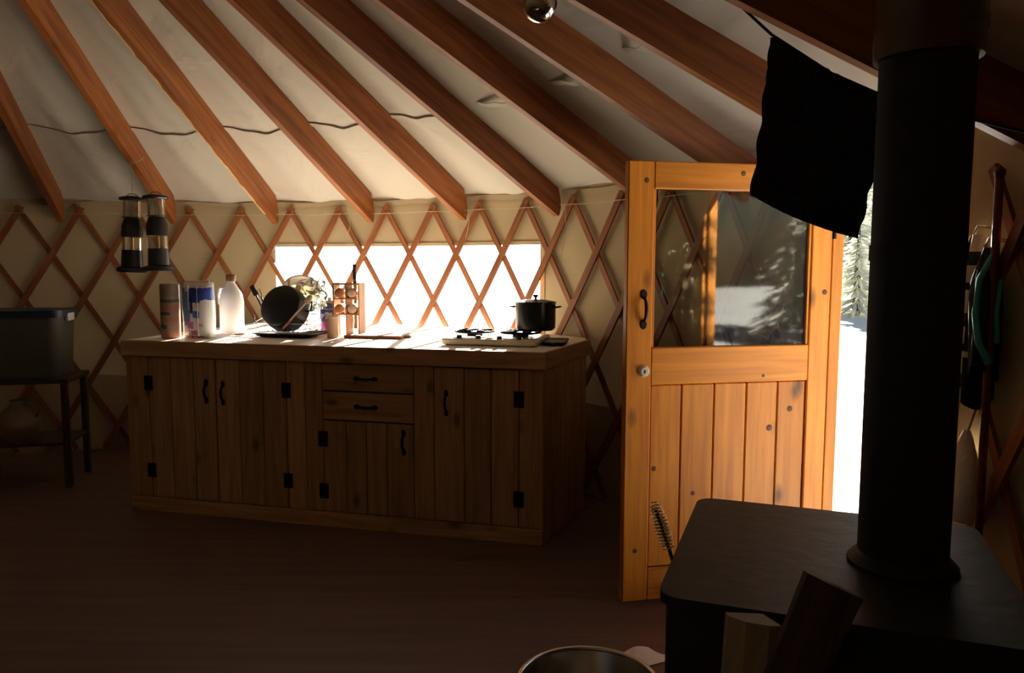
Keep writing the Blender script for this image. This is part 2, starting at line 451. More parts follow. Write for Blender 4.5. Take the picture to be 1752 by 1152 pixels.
RL = {0: 'rafter hidden in shade at the far left edge of the roof', 1: 'leftmost rafter, dark red, its foot over the blue-lidded tub',
      2: 'orange rafter that the two hanging lanterns are tied to', 3: 'rafter with a pale chipped edge, right of the lanterns', 4: 'orange rafter ending above the dish rack',
      5: 'rafter ending above the cutting board', 6: 'dark rafter ending above the black cooking pot', 7: 'rafter running down behind the top left corner of the door',
      8: 'rafter running down behind the top rail of the open door', 9: 'dark rafter running down behind the hanging black towel', 10: 'rafter passing just above the hanging towel into the stovepipe',
      11: 'rafter crossing the top right behind the stovepipe collar', 12: 'rafter at the far right edge beyond the stovepipe'}
for k, lab in RL.items():
    a = PHR - (k - 6) * BAY
    o = link('rafter', rme, None, T(*pol(a, RFOOT, ZF)) @ RZ(a) @ tilt)
    tag(o, lab, 'rafter', 'rafters under the canvas roof')
    if k == 3:                   # pale bark-stripped edge on the underside of this one
        rw = [abs(math.sin(i * .9)) * .006 + abs(math.sin(i * .37 + 1)) * .008 + .0015 for i in range(61)]
        MB().grid(lambda u, v: (-2.35 + 2.2 * u, .0215 - rw[int(round(u * 60))] * v, -.0008), 60, 1, -.003).build('chipped_edge', M_CHIP, o, W[o])

# ------------------------------------------------------------------ door frame and door
HG = Vector((1.395, 3.389, 0)); DLF = Vector((.472, 3.197, 0)); JR = Vector((1.454, 2.492, 0))
fd = (JR - HG).normalized(); fn_ = Vector((fd.y, -fd.x, 0))       # along the opening; fn_ points into the room
if fn_.dot(Vector((CX, CY, 0)) - HG) < 0: fn_ = -fn_
trim = thing('trim_1', 'pine frame around the open doorway', 'door frame', T(*HG), kind='structure')
def zboard(p0, w, t, z0, z1, along):       # upright board, length along local X
    return frame((p0[0], p0[1], (z0 + z1) / 2), (0, 0, 1), along), (z1 - z0, w, t)
def up_board(name, mat, parent, centre, w, t, z0, z1, wdir, bev=.003):
    m = frame((centre[0], centre[1], (z0 + z1) / 2), (0, 0, 1), Vector((0, 0, 1)).cross(Vector(wdir)))
    return MB().box(z1 - z0, w, t, bev=bev).build(name, mat, parent, m)
out = -fn_
up_board('jamb', M_DOOR, trim, HG + out * .020 - fd * .030, .055, .05, 0, 1.93, fd)
up_board('casing', M_DOOR, trim, HG + out * -.004 - fd * .075, .085, .02, 0, 1.93, fd)
up_board('jamb', M_DOOR, trim, JR + out * .020 + fd * .030, .055, .05, 0, 1.93, fd)
up_board('casing', M_DOOR, trim, JR + out * -.016 + fd * .07, .085, .02, 0, 1.93, fd)
mid = (HG + JR) / 2; wlen = (JR - HG).length
MB().box(wlen + .2, .13, .06, bev=.003).build('header', M_DOOR, trim, frame(mid + out * .055 + Vector((0, 0, 1.955)), fd, (0, 0, 1)))
MB().box(wlen, .16, .03, bev=.003).build('threshold', M_DOOR, trim, frame(mid + out * .055 + Vector((0, 0, .012)), fd, (0, 0, 1)))

dd = (HG - DLF).normalized(); dn = Vector((dd.y, -dd.x, 0))        # dn faces the camera
door = thing('door_1', 'open half-glazed pine plank door with an iron pull', 'door', frame(DLF + Vector((0, 0, .03)), dd, (0, 0, 1)), kind='structure')
# door local: x along the width, y away from the camera, z up
DW = .934; DHt = 1.859; TH = .044
def dboard(name, x0, x1, z0, z1, upright, t=TH, y=0.0, mat=None, bev=.004):
    c = ((x0 + x1) / 2, y + t / 2, (z0 + z1) / 2); lx, lz = x1 - x0, z1 - z0
    m = L(door, T(*c)) @ (RY(-90) if upright else Matrix.Identity(4))
    b = MB().box(lz, t, lx, bev=bev) if upright else MB().box(lx, t, lz, bev=bev)
    return b.build(name, mat or M_DOOR, door, m)
dboard('stile', 0, .112, 0, DHt, True); dboard('stile', .838, DW, 0, DHt, True)
dboard('rail', .112, .838, DHt - .112, DHt, False); dboard('rail', .112, .838, .935, 1.092, False); dboard('rail', .112, .838, 0, .142, False)
xs = [.114, .254, .404, .554, .702, .836]
for x0, x1 in zip(xs, xs[1:]): dboard('plank', x0 + .002, x1 - .002, .145, .932, True, .020, .009)
dboard('plank_backing', .113, .837, .143, .934, True, .008, .0295, M_CABD, 0)
gl = dboard('glass_pane', .113, .837, 1.093, DHt - .113, False, .005, .020, M_GLASS, 0)
for (x0, x1, z0, z1, u) in ((.112, .124, 1.092, DHt - .112, True), (.826, .838, 1.092, DHt - .112, True)): dboard('glazing_bead', x0, x1, z0, z1, u, .014, .008, None, .002)
KNOTS = ((.668, .729, 1.4), (.763, .81, 1.3), (.317, .457, 1.0), (.136, .575, 1.1), (.054, .223, 1.0), (.078, 1.781, 1.1), (.505, 1.818, 1.1), (.905, 1.32, 1.2), (.626, .961, .7))
knot_me = MB().lathe([(.0005, .0012), (.007, .0010), (.0105, .0)][::-1], 12, M=RX(90)).mesh('knot', plain('knot', (.10, .035, .008), .6), True)
for kx, kz, kr in KNOTS:
    link('knot', knot_me, door, L(door, T(kx, .009 if (.114 < kx < .836 and kz < .93) else 0, kz), Matrix.Scale(kr, 4)))
def arc_handle(length, rise, r):
    pts = [(0, -rise * math.sin(PI * i / 12) ** .6, -length / 2 + length * i / 12) for i in range(13)]
    return pts
hd = MB().tube(arc_handle(.105, .032, .006), [.005 + .003 * math.sin(PI * i / 12) for i in range(13)], 8)
for s in (-1, 1): hd.lathe([(.0005, 0), (.015, .0), (.013, .006), (.0005, .006)][::-1], 8, M=T(0, 0, s * .062) @ RX(90) @ Matrix.Scale(1.5, 4, (0, 1, 0)))
hd.build('pull_handle', M_IRON, door, L(door, T(.074, 0, 1.253)), 'auto')
lk = MB().lathe([(.0005, .016), (.016, .016), (.024, .008), (.026, 0)][::-1], 20, M=RX(90))  .build('lock', plain('lock_nickel', (.72, .68, .60), .35, .2), door, L(door, T(.078, 0, .995)), 'auto')
MB().box(.006, .002, .014, (0, -.0165, 0)).build('keyhole', M_IRON, lk, W[lk])
for z in (.22, 1.6): MB().lathe([(.008, -.05), (.008, .05)], 10).build('hinge', M_IRON, door, L(door, T(DW + .008, .0, z)), True)

# ------------------------------------------------------------------ kitchen cabinet
CL = Vector((-2.271, 4.536, 0)); CR = Vector((.160, 3.941, 0)); CB = Vector((.446, 4.613, 0))
cx_ = (CR - CL).normalized(); cyv = Vector((-cx_.y, cx_.x, 0)); LEN = (CR - CL).length
CM = frame(CL, cx_, (0, 0, 1))
cab = thing('kitchen_cabinet', 'long low pine kitchen cabinet with plank doors under the window', 'cabinet', CM)
CMi = CM.inverted()
def loc(p): q = CMi @ Vector((p[0], p[1], 0)); return (q.x, q.y)
def outline(inset, rback):
    pts = [(inset, inset), (LEN - inset, inset)]
    b = loc(CB); pts.append((b[0] - inset, b[1] - .01))
    for i in range(13):
        a_ = 40.5 + i * (80.5 - 40.5) / 12
        p = loc(pol(a_, rback))
        if p[0] < inset: break
        if p[0] < pts[-1][0] - .01: pts.append(p)
    y = pts[-1][1]; pts.append((inset, y + .02))
    return pts
MB().prism(outline(.02, RAD - .16), .0, .928).build('carcass', M_CABD, cab)
def cboard(name, x0, x1, z0, z1, upright, y=0.0, t=.02, parent=None, mat=None, bev=.002):
    c = ((x0 + x1) / 2, y + t / 2, (z0 + z1) / 2)
    m = CM @ T(*c) @ (RY(-90) if upright else Matrix.Identity(4))
    b = MB().box(z1 - z0, t, x1 - x0, bev=bev) if upright else MB().box(x1 - x0, t, z1 - z0, bev=bev)
    return b.build(name, mat or M_CAB, parent or cab, m)
for x0, x1 in ((0, .150), (1.045, 1.155), (1.159, 1.260), (1.799, 1.91), (2.378, LEN)): cboard('stile', x0, x1, .088, .928, True)
cboard('kick_board', 0, LEN, 0, .085, False)
iron_h = MB()
iron_h.tube([(0, -.004 - .020 * math.sin(PI * i / 10) ** .7, -.045 + .09 * i / 10) for i in range(11)], [.004 + .004 * math.sin(PI * i / 10) for i in range(11)], 7)
for s in (-1, 1): iron_h.lathe([(.0005, .004), (.012, .003), (.013, 0)][::-1], 7, M=T(0, 0, s * .052) @ RX(90) @ Matrix.Scale(1.6, 4, (0, 1, 0)))
iron_me = iron_h.mesh('handle', M_IRON, 'auto')
hinge = MB()
for s in (-1, 1): hinge.box(.020, .005, .085, (s * .017, -.0025, 0), .001)
hinge.lathe([(.0005, -.042), (.006, -.042), (.006, .042), (.0005, .042)], 8); hinge.box(.03, .005, .02, (0, -.0025, 0))
hinge_me = hinge.mesh('hinge', M_IRON)
def cdoor(x0, x1, z0, z1, planks, handle, hinges):
    d = cboard('cabinet_door', x0 + .002, x1 - .002, z0 + .002, z1 - .002, False, .014, .006, None, M_CABD, 0)
    e = [x0] + planks + [x1]
    for a_, b_ in zip(e, e[1:]): cboard('plank', a_ + .0022, b_ - .0022, z0 + .003, z1 - .003, True, 0, .014, d)
    if handle: link('handle', iron_me, d, CM @ T(handle[0], 0, handle[1]))
    for hx, hz in hinges: link('hinge', hinge_me, d, CM @ T(hx, 0, hz))
cdoor(.152, .593, .088, .926, [.30, .45], (.533, .735), [(.150, .770), (.150, .25)])
cdoor(.596, 1.043, .088, .926, [.745, .895], (.640, .729), [(1.042, .763), (1.042, .248)])
cdoor(1.262, 1.797, .088, .606, [1.40, 1.52, 1.64], (1.737, .504), [(1.262, .500), (1.262, .205)])
cdoor(1.912, 2.376, .088, .926, [2.079, 2.226], (1.979, .733), [(2.376, .769), (2.376, .239)])
for z0, z1, hz in ((.772, .926, .844), (.609, .768, .689)):
    dw = cboard('drawer', 1.264, 1.795, z0 + .002, z1 - .002, False, 0, .02)
    link('handle', iron_me, dw, CM @ T(1.52, 0, hz) @ RY(90))
# planked right end
e0 = Vector((LEN, .02, 0)); b_ = loc(CB); e1 = Vector((b_[0], b_[1], 0)); ed = (e1 - e0).normalized(); en = Vector((ed.y, -ed.x, 0)); EL = (e1 - e0).length
for i in range(4):
    s0, s1 = EL * i / 4 + .002, EL * (i + 1) / 4 - .002
    c = e0 + ed * ((s0 + s1) / 2) + en * -.010
    MB().box(.926, .018, s1 - s0, bev=.002).build('end_plank', M_CAB, cab, CM @ frame((c.x, c.y, .463), (0, 0, 1), en) @ RX(90))

wt = thing('worktop', 'pale worktop with a thick pine front edge on the cabinet', 'worktop', CM @ T(0, 0, .93))
ol = outline(.0, RAD - .10)
ol[0] = (-.004, .002); ol[-1] = (-.004, ol[-1][1])
MB().prism(ol, .93, 1.018).build('slab', M_TOP, wt, CM)
MB().box(LEN + .03, .022, .090, (LEN / 2, -.011, .9745), .003).build('front_edge', M_CAB, wt, CM)
ce = e0 + ed * (EL / 2) + en * .012
MB().box(EL + .03, .02, .090, bev=.003).build('end_edge', M_CAB, wt, CM @ frame((ce.x, ce.y, .9745), ed, (0, 0, 1)))
TOPZ = 1.018
def on_top(x, y, rz=0): return T(x, y, TOPZ) @ RZ(rz)
CROT = math.degrees(math.atan2(cx_.y, cx_.x))

# ------------------------------------------------------------------ things on the worktop, left to right
def lathe_part(name, prof, mat, parent, M=None, n=24, smooth='auto'): return MB().lathe(prof, n).build(name, mat, parent, M, smooth)
def print_mat(name, bg, blocks):
    """flat print on a wrapper: rectangles in (x,z) of the object's own space, soft-edged by noise"""
    m, t, p = nt(name); N = t.nodes.new; K = t.links.new; setp(p, Roughness=.35)
    tc = N('ShaderNodeTexCoord'); nz = N('ShaderNodeTexNoise'); nz.inputs['Scale'].default_value = 38; K(tc.outputs['Object'], nz.inputs['Vector'])
    ad = N('ShaderNodeVectorMath'); ad.operation = 'MULTIPLY_ADD'; K(nz.outputs['Color'], ad.inputs[0]); ad.inputs[1].default_value = (.024, .024, .024); K(tc.outputs['Object'], ad.inputs[2])
    sp = N('ShaderNodeSeparateXYZ'); K(ad.outputs[0], sp.inputs[0])
    prev = None
    for x0, x1, z0, z1, c in blocks:
        fac = None
        for ax, lo, hi in ((0, x0, x1), (2, z0, z1)):
            for op, v in (('GREATER_THAN', lo + .012), ('LESS_THAN', hi + .012)):
                g_ = N('ShaderNodeMath'); g_.operation = op; K(sp.outputs[ax], g_.inputs[0]); g_.inputs[1].default_value = v
                if fac is None: fac = g_.outputs[0]
                else:
                    mu = N('ShaderNodeMath'); mu.operation = 'MULTIPLY'; K(fac, mu.inputs[0]); K(g_.outputs[0], mu.inputs[1]); fac = mu.outputs[0]
        mx = N('ShaderNodeMix'); mx.data_type = 'RGBA'; K(fac, mx.inputs[0]); mx.inputs[7].default_value = rgba(c)
        if prev is None: mx.inputs[6].default_value = rgba(bg)
        else: K(prev, mx.inputs[6])
        prev = mx.outputs[2]
    K(prev, p.inputs['Base Color']); return m

M_ROLLW = print_mat('roll_wrapper', (.40, .27, .19), [(-.2, .2, .0, .04, (.55, .25, .14)), (-.2, .0, .06, .085, (.10, .13, .09)), (-.02, .2, .10, .125, (.5, .2, .12)), (-.2, .02, .14, .16, (.09, .13, .09)), (-.03, .2, .17, .20, (.48, .2, .13)), (-.2, .2, .215, .235, (.10, .14, .10)), (-.2, .2, .25, .33, (.33, .24, .18))])
rl = thing('paper_towel_roll', 'paper towel roll in a brown printed wrapper at the left end of the worktop', 'paper towel', on_top(-2.050, 4.655))
lathe_part('roll', [(.0005, 0), (.050, 0), (.056, .006), (.056, .322), (.050, .328), (.020, .330), (.020, .31), (.0005, .31)], M_ROLLW, rl)
lathe_part('core', [(.0195, .20), (.0195, .329), (.017, .329), (.017, .20)], M_CREAM, rl)

M_PKG = print_mat('package_print', (.86, .85, .86), [(-.085, -.055, .10, .30, (.10, .42, .55)), (-.06, -.02, .08, .28, (.20, .30, .62)), (-.03, .05, .215, .305, (.03, .06, .42)), (.03, .10, .23, .305, (.05, .10, .50)), (-.02, -.005, .15, .25, (.03, .03, .10)), (-.005, .04, .125, .165, (.10, .20, .60)), (-.04, .0, .06, .10, (.75, .20, .65)), (.03, .06, .07, .095, (.80, .35, .72)), (-.02, .02, .025, .05, (.62, .22, .45)), (-.08, .06, .008, .014, (.35, .10, .16))])
pk = thing('wrapped_package', 'white plastic-wrapped package with blue and magenta print beside the brown roll', 'package', on_top(-1.885, 4.670, CROT))
def pillow(sx, sy, sz, n=8):
    def fn(u, v):
        x = (u - .5) * sx; z = v * sz
        e = (1 - (2 * u - 1) ** 6) * (1 - (2 * v - 1) ** 8)
        return (x * (1 - .03 * (2 * v - 1) ** 2), -sy * .5 * (.55 + .45 * e) + .004 * math.sin(u * 9 + v * 5), z)
    def fb(u, v): p = fn(1 - u, v); return (p[0], -p[1], p[2])
    m = MB().grid(fn, n, n).grid(fb, n, n)
    def edge(a, b): pass
    w = n + 1; o = w * w; F = []
    for j in range(n):
        F.append((j * w, (j + 1) * w, o + (j + 1) * w + n, o + j * w + n)); F.append((j * w + n, o + j * w, o + (j + 1) * w, (j + 1) * w + n))
    for i in range(n):
        F.append((i, o + n - i, o + n - i - 1, i + 1)); F.append((n * w + i, n * w + i + 1, o + n * w + n - i - 1, o + n * w + n - i))
    m.f += F; return m
pillow(.185, .11, .335).build('wrapper', M_PKG, pk, None, True)
MB().box(.16, .012, .014, (0, 0, .338), .003).build('top_seam', M_WHITE, pk)
for x in (-.03, .03): MB().box(.002, .114, .30, (x, 0, .165)).build('wrapper_crease', M_WHITE, pk)

jg = thing('white_jug', 'white plastic jug with a brown cap behind the printed package', 'jug', on_top(-1.800, 4.985, -20))
lathe_part('jug_body', [(.0005, 0), (.068, 0), (.075, .012), (.075, .20), (.066, .255), (.036, .305), (.024, .325), (.024, .345), (.0005, .345)], M_WHITE, jg)
lathe_part('cap', [(.028, .335), (.030, .340), (.030, .372), (.026, .378), (.0005, .378)], plain('brown_cap', (.20, .08, .03), .5), jg)
MB().tube([(-.055, 0, .29), (-.085, 0, .29), (-.098, 0, .25), (-.095, 0, .19), (-.074, 0, .17)], .010, 8).build('jug_handle', M_WHITE, jg, None, True)
sr = thing('spoon_rest', 'small brown oval dish on the worktop in front of the jug', 'dish', on_top(-1.690, 4.800, 10))
MB().lathe([(.0005, .004), (.022, .005), (.034, .012), (.036, .016), (.033, .016), (.020, .009), (.0005, .008)], 20, M=Matrix.Scale(1.35, 4, (1, 0, 0))).build('bowl', plain('brown_glaze', (.28, .12, .05), .35), sr, None, 'auto')
MB().box(.03, .012, .006, (.055, 0, .014), .002).build('lug', plain('brown_glaze_lug', (.26, .11, .05), .35), sr)

# dish rack with its load
rk = thing('dish_rack', 'wire dish rack standing in a black drip tray', 'dish rack', on_top(-1.365, 4.790, CROT))
MB().grid(lambda u, v: ((u - .5) * .38, (v - .5) * .26, .006 + .022 * max(abs(2 * u - 1), abs(2 * v - 1)) ** 8), 20, 14, .006).build('drip_tray', M_BLACK, rk, None, True)
wire = MB()
for s in (-1, 1):
    wire.tube([(-.19 - .0, s * .11, .14), (-.16, s * .11, .035), (.15, s * .11, .035), (.18, s * .11, .13)], .003, 6)
wire.tube([(-.19, -.11, .09), (.18, -.11, .085), (.18, .11, .13), (-.19, .11, .14)], .0035, 6, closed=True)
wire.build('basket_frame', M_STEEL, rk)
w1 = MB().tube([(0, -.11, .06), (0, -.10, .036), (0, .10, .036), (0, .11, .135)], .002, 5).mesh('wire', M_STEEL)
for i in range(9): link('wire', w1, rk, L(rk, T(-.14 + .035 * i, 0, 0)))
def on_rack(*m): 
    x = on_top(-1.365, 4.790, CROT)
    for k in m: x = x @ k
    return x
kp = thing('black_pot', 'round black pot propped on its side in the dish rack', 'pot', on_rack(T(-.030, -.015, .170), RY(-8), RX(66)))
lathe_part('pot_body', [(.0005, .075), (.110, .073), (.132, .060), (.140, .035), (.142, -.050), (.137, -.050), (.133, .030), (.0005, .065)], M_BLACK, kp, None, 36)
MB().tube([(.138, -.03, -.02), (.170, -.028, -.016), (.174, .028, -.016), (.138, .03, -.02)], .006, 7).build('pot_handle', M_BLACK, kp, None, True)
gd = thing('glass_lid', 'olive-tinted clear pan lid leaning over the black pot', 'lid', on_rack(T(.035, .075, .285), RZ(15), RX(48), RY(14)))
M_OLIVE = clear('olive_glass', (.42, .37, .20), .10, (.5, .45, .28), .15, .12)
lathe_part('lid_glass', [(.0005, .035), (.05, .031), (.09, .017), (.115, 0)], M_OLIVE, gd, None, 28, True)
MB().tube([(.116 * math.cos(2 * PI * i / 28), .116 * math.sin(2 * PI * i / 28), 0) for i in range(28)], .004, 6, closed=True).build('rim', M_STEEL, gd)
lathe_part('lid_knob', [(.004, .033), (.006, .045), (.014, .052), (.012, .060), (.0005, .062)], M_BLACK, gd)
def blade_thing(name, label, cat, M, hl, hm, bl, bw, bm):
    t_ = thing(name, label, cat, M)
    MB().tube([(0, 0, 0), (0, 0, hl * .4), (0, 0, hl)], [.008, .011, .009], 8).build('grip', hm, t_, None, True)
    MB().box(bw, .004, bl, (0, 0, -bl / 2), .0015).build('blade', bm, t_)
    return t_
M_PINKH = plain('pink_handle', (.55, .16, .15), .4); M_PALE = plain('pale_wood', (.66, .50, .36), .6)
for i, (x, z0, lean) in enumerate(((-.205, .16, -27), (-.190, .14, -24))):
    t_ = thing('serving_fork' if i else 'spatula', ('long black serving fork' if i else 'dark metal spatula') + ' leaning out of the left end of the dish rack', 'utensil', on_rack(T(x, .02 + .03 * i, z0), RY(lean)))
    MB().tube([(0, 0, -.11), (0, 0, 0), (0, 0, .10)], [.003, .004, .006], 7).build('handle', M_IRON, t_, None, True)
    if i: 
        for k in (-1, 1): MB().tube([(0, 0, .10), (.010 * k, 0, .12), (.009 * k, 0, .16)], .0025, 6).build('tine', M_IRON, t_)
    else: MB().box(.032, .004, .07, (0, 0, .135), .0015).build('blade', M_IRON, t_)
t_ = thing('rolling_stick', 'pale wooden spoon with a red end slanting across the dish rack', 'utensil', on_rack(T(.120, -.135, .160), RY(44)))
MB().tube([(0, 0, -.14), (0, 0, -.07)], [.008, .007], 8).build('red_end', M_PINKH, t_, None, True)
MB().tube([(0, 0, -.07), (0, 0, .08)], [.006, .006], 8).build('shaft', M_PALE, t_, None, True)
MB().lathe([(.0005, -.006), (.014, -.004), (.020, 0), (.014, .004), (.0005, .006)], 14, M=T(0, 0, .105) @ Matrix.Scale(1.7, 4, (0, 0, 1)) @ RX(90)).build('bowl', M_PALE, t_, None, True)
t_ = thing('clear_bag', 'crumpled clear plastic bag stuffed in the right of the dish rack', 'bag', on_rack(T(.135, .035, .255)))
def crump(u, v):
    a_ = 2 * PI * u; b2 = PI * (v - .5); r = .085 * (1 + .22 * math.sin(5 * a_ + 3 * v * 6) + .16 * math.sin(9 * v * 3 + 2 * a_))
    return (r * math.cos(b2) * math.cos(a_) * 1.0, r * math.cos(b2) * math.sin(a_) * .7, r * math.sin(b2) * 1.0)
MB().grid(crump, 26, 14).build('film', M_CLEAR, t_)
MB().tube([(.02, 0, .06), (.045, 0, .10), (.075, .01, .085), (.065, .015, .05)], .004, 6).build('tie', M_PALE, t_, None, True)
M_DET = print_mat('detergent_print', (.82, .80, .84), [(-.06, .07, .085, .16, (.06, .10, .50)), (-.03, .04, .165, .20, (.10, .10, .28)), (-.07, .02, .015, .085, (.62, .08, .45)), (-.02, .03, .10, .14, (.75, .80, .92))])
dt = thing('detergent_pouch', 'blue and magenta detergent pouch behind the dish rack', 'pouch', on_top(-1.155, 4.93, CROT))
pillow(.125, .06, .215).build('pouch_body', M_DET, dt, None, True)
lathe_part('spout', [(.014, .21), (.014, .232), (.010, .236), (.0005, .236)], M_WHITE, dt)

# canister, jar rack with a knife, cutting board
cn = thing('canister', 'small tan cylindrical canister in front of the wooden jar rack', 'canister', on_top(-1.085, 4.690))
lathe_part('can_body', [(.0005, 0), (.033, 0), (.034, .004), (.034, .118), (.0005, .118)], plain('tan_ceramic', (.62, .38, .24), .45), cn)
lathe_part('can_lid', [(.036, .118), (.036, .130), (.030, .135), (.0005, .136)], plain('tan_lid', (.70, .50, .34), .45), cn)
M_RACKW = wood('rack_wood', (.52, .28, .11), (.32, .15, .05), .5)
jr = thing('jar_rack', 'small open wooden jar rack on the worktop right of the dish rack', 'rack', on_top(-1.015, 4.835, CROT))
for x in (-.085, .0, .085): MB().box(.33, .09, .010, bev=.002).build('upright', M_RACKW, jr, L(jr, T(x, 0, .165)) @ RY(-90))
for z in (.135, .232, .322): MB().box(.16, .09, .010, bev=.002).build('shelf', M_RACKW, jr, L(jr, T(0, 0, z)))
M_SPICE = plain('orange_spice', (.50, .19, .05), .5); M_SPICE2 = plain('pale_spice', (.66, .50, .36), .5)
for i, (x, z) in enumerate(((-.043, .140), (-.043, .237), (.043, .140), (.043, .237))):
    lab = ('pale' if i < 2 else 'orange') + ' spice jar lying on the ' + ('upper' if i % 2 else 'lower') + ' shelf of the jar rack'
    s_ = thing('spice_jar', lab, 'jar', L(jr, T(x, -.012, z + .031)) @ RX(90), 'spice jars in the wooden rack')
    lathe_part('jar_body', [(.0005, -.045), (.028, -.045), (.030, -.04), (.030, .03), (.0005, .03)], M_SPICE2 if i < 2 else M_SPICE, s_, None, 18)
    lathe_part('jar_lid', [(.026, .03), (.026, .046), (.023, .048), (.0005, .048)], M_SPICE if i < 2 else M_PALE, s_, None, 18)
kn = thing('kitchen_knife', 'kitchen knife with a dark handle upright behind the jar rack', 'knife', L(jr, T(.015, .056, .34)))
MB().tube([(0, 0, 0), (0, 0, .03), (0, 0, .075), (0, 0, .105)], [.010, .013, .012, .013], 8).build('grip', plain('knife_grip', (.06, .035, .02), .5), kn, None, True)
MB().box(.026, .003, .30, (0, 0, -.15), .001).build('blade', M_STEEL, kn)
cb = thing('cutting_board', 'thin reddish wooden cutting board lying on the worktop left of the cooktop', 'cutting board', on_top(-.825, 4.750, -9))
MB().box(.36, .21, .018, (0, 0, .009), .005).build('board', wood('board_wood', (.34, .13, .06), (.22, .08, .035), .5), cb)
MB().box(.05, .05, .014, (.195, 0, .009), .004).build('board_handle', M_RACKW, cb)

# cooktop and pot
ck = thing('gas_cooktop', 'low cream two-burner gas cooktop at the right end of the worktop', 'cooktop', on_top(-.085, 4.415, CROT))
MB().box(.54, .40, .034, (0, 0, .022), .008).build('body', M_CREAM, ck)
for x in (-.24, .24):
    for y in (-.17, .17): lathe_part('foot', [(.0005, 0), (.012, 0), (.012, .006), (.0005, .006)], M_BLACK, ck, L(ck, T(x, y, 0)), 10)
MB().box(.50, .34, .004, (0, .015, .040), .001).build('top_plate', M_STEEL, ck)
for x in (-.135, .135):
    b1 = lathe_part('burner', [(.0005, .042), (.045, .042), (.045, .052), (.030, .056), (.028, .062), (.0005, .062)], M_IRON, ck, L(ck, T(x, .01, 0)), 20)
    for k in range(4):
        MB().box(.085, .009, .012, (.068, 0, 0), .002).build('grate_bar', M_IRON, b1, L(b1, RZ(45 + 90 * k), T(0, 0, .068)))
    MB().tube([(.112 * math.cos(2 * PI * i / 24), .112 * math.sin(2 * PI * i / 24), .064) for i in range(24)], .006, 6, closed=True).build('grate_ring', M_IRON, b1)
for x in (-.17, -.06, .06, .17): MB().lathe([(.0005, .018), (.013, .018), (.016, 0)][::-1], 14).build('knob', M_BLACK, ck, L(ck, T(x, -.178, .040)), 'auto')
pt = thing('cooking_pot', 'dark cooking pot standing on the right burner of the cooktop', 'pot', L(ck, T(.215, .04, .076)))
lathe_part('pot_body', [(.0005, 0), (.100, 0), (.112, .012), (.114, .05), (.115, .152), (.120, .156), (.120, .160), (.113, .160), (.108, .03), (.0005, .014)], plain('dark_enamel', (.014, .018, .014), .22), pt, None, 36)
lathe_part('pot_lid', [(.112, .156), (.110, .162), (.06, .172), (.0005, .176)], M_BLACK, pt, None, 36)
for s in (-1, 1): MB().tube([(s * .113, -.03, .13), (s * .140, -.026, .134), (s * .140, .026, .134), (s * .113, .03, .13)], .005, 7).build('side_handle', M_BLACK, pt, None, True)
lathe_part('lid_knob', [(.006, .174), (.006, .184), (.016, .192), (.014, .200), (.0005, .202)], M_BLACK, pt)
gd2 = thing('shadow_plate', 'flat black plate put in for the pot shadow at the end of the worktop', 'shadow_plate', on_top(.247, 4.37, CROT + 4))  # dark plate in place of the cooking pot's shadow on the worktop
MB().grid(lambda u, v: ((u - .5) * .115, (v - .5) * .26, .012 + .010 * max(abs(2 * u - 1), abs(2 * v - 1)) ** 10), 14, 14, .010).build('plate', M_IRON, gd2, None, True)
MB().box(.03, .05, .010, (0, -.148, .018), .003).build('grip', M_IRON, gd2)

# ------------------------------------------------------------------ hanging lanterns
def lantern(x, y, ztop, tilt_, lab):
    t_ = thing('hanging_lantern', lab, 'lantern', T(x, y, ztop) @ RY(tilt_), 'lanterns hanging from the rafter')
    u = .00070
    def Z(q): return -(q - 355) * u
    P = lambda n, pr, m: MB().lathe(pr, 28).build(n, m, t_, None, 'auto')
    P('cap', [(.0005, Z(345)), (.03, Z(350)), (.080, Z(368)), (.084, Z(385)), (.078, Z(398)), (.0005, Z(400))][::-1], M_BLACK)
    P('chimney', [(.056, Z(400)), (.056, Z(565))], M_CLEAR)
    P('upper_collar', [(.0005, Z(550)), (.062, Z(552)), (.062, Z(560)), (.050, Z(566)), (.056, Z(590)), (.068, Z(640)), (.068, Z(745)), (.0005, Z(752))][::-1], M_BLACK)
    P('clear_band', [(.064, Z(750)), (.064, Z(872))], M_CLEAR)
    P('lower_body', [(.0005, Z(868)), (.066, Z(870)), (.070, Z(1030)), (.095, Z(1045)), (.100, Z(1070)), (.090, Z(1085)), (.0005, Z(1088))][::-1], M_BLACK)
    MB().tube([(0, 0, Z(560)), (0, 0, Z(470))], .008, 8).build('wick', M_CREAM, t_)
    MB().tube([(0, 0, Z(868)), (0, 0, Z(752))], .012, 8).build('stem', M_BRASS, t_)
    MB().tube([(-.05, 0, Z(365)), (-.02, 0, Z(330)), (.02, 0, Z(330)), (.05, 0, Z(365))], .0025, 6).build('bail', M_IRON, t_, None, True)
lantern(-2.575, 5.330, 1.915, 2.5, 'left one of two black lanterns hanging from the orange rafter')
lantern(-2.405, 5.300, 1.925, -1, 'right one of two black lanterns hanging from the orange rafter')
hk = Vector((-2.545, 5.33, 2.145))
cord([(-2.575, 5.33, 1.935), (-2.57, 5.33, 2.05), hk + Vector((-.03, 0, -.0))], 'string holding up the left hanging lantern', .0022)
cord([(-2.405, 5.30, 1.945), (-2.43, 5.31, 2.05), hk + Vector((.045, 0, .01))], 'string holding up the right hanging lantern', .0022)
cord([hk + Vector((-.04, -.02, -.01)), hk + Vector((0, -.03, -.012)), hk + Vector((.045, -.02, .01)), hk + Vector((.06, 0, .03))], 'pale cord looped round the rafter above the lanterns', .004)

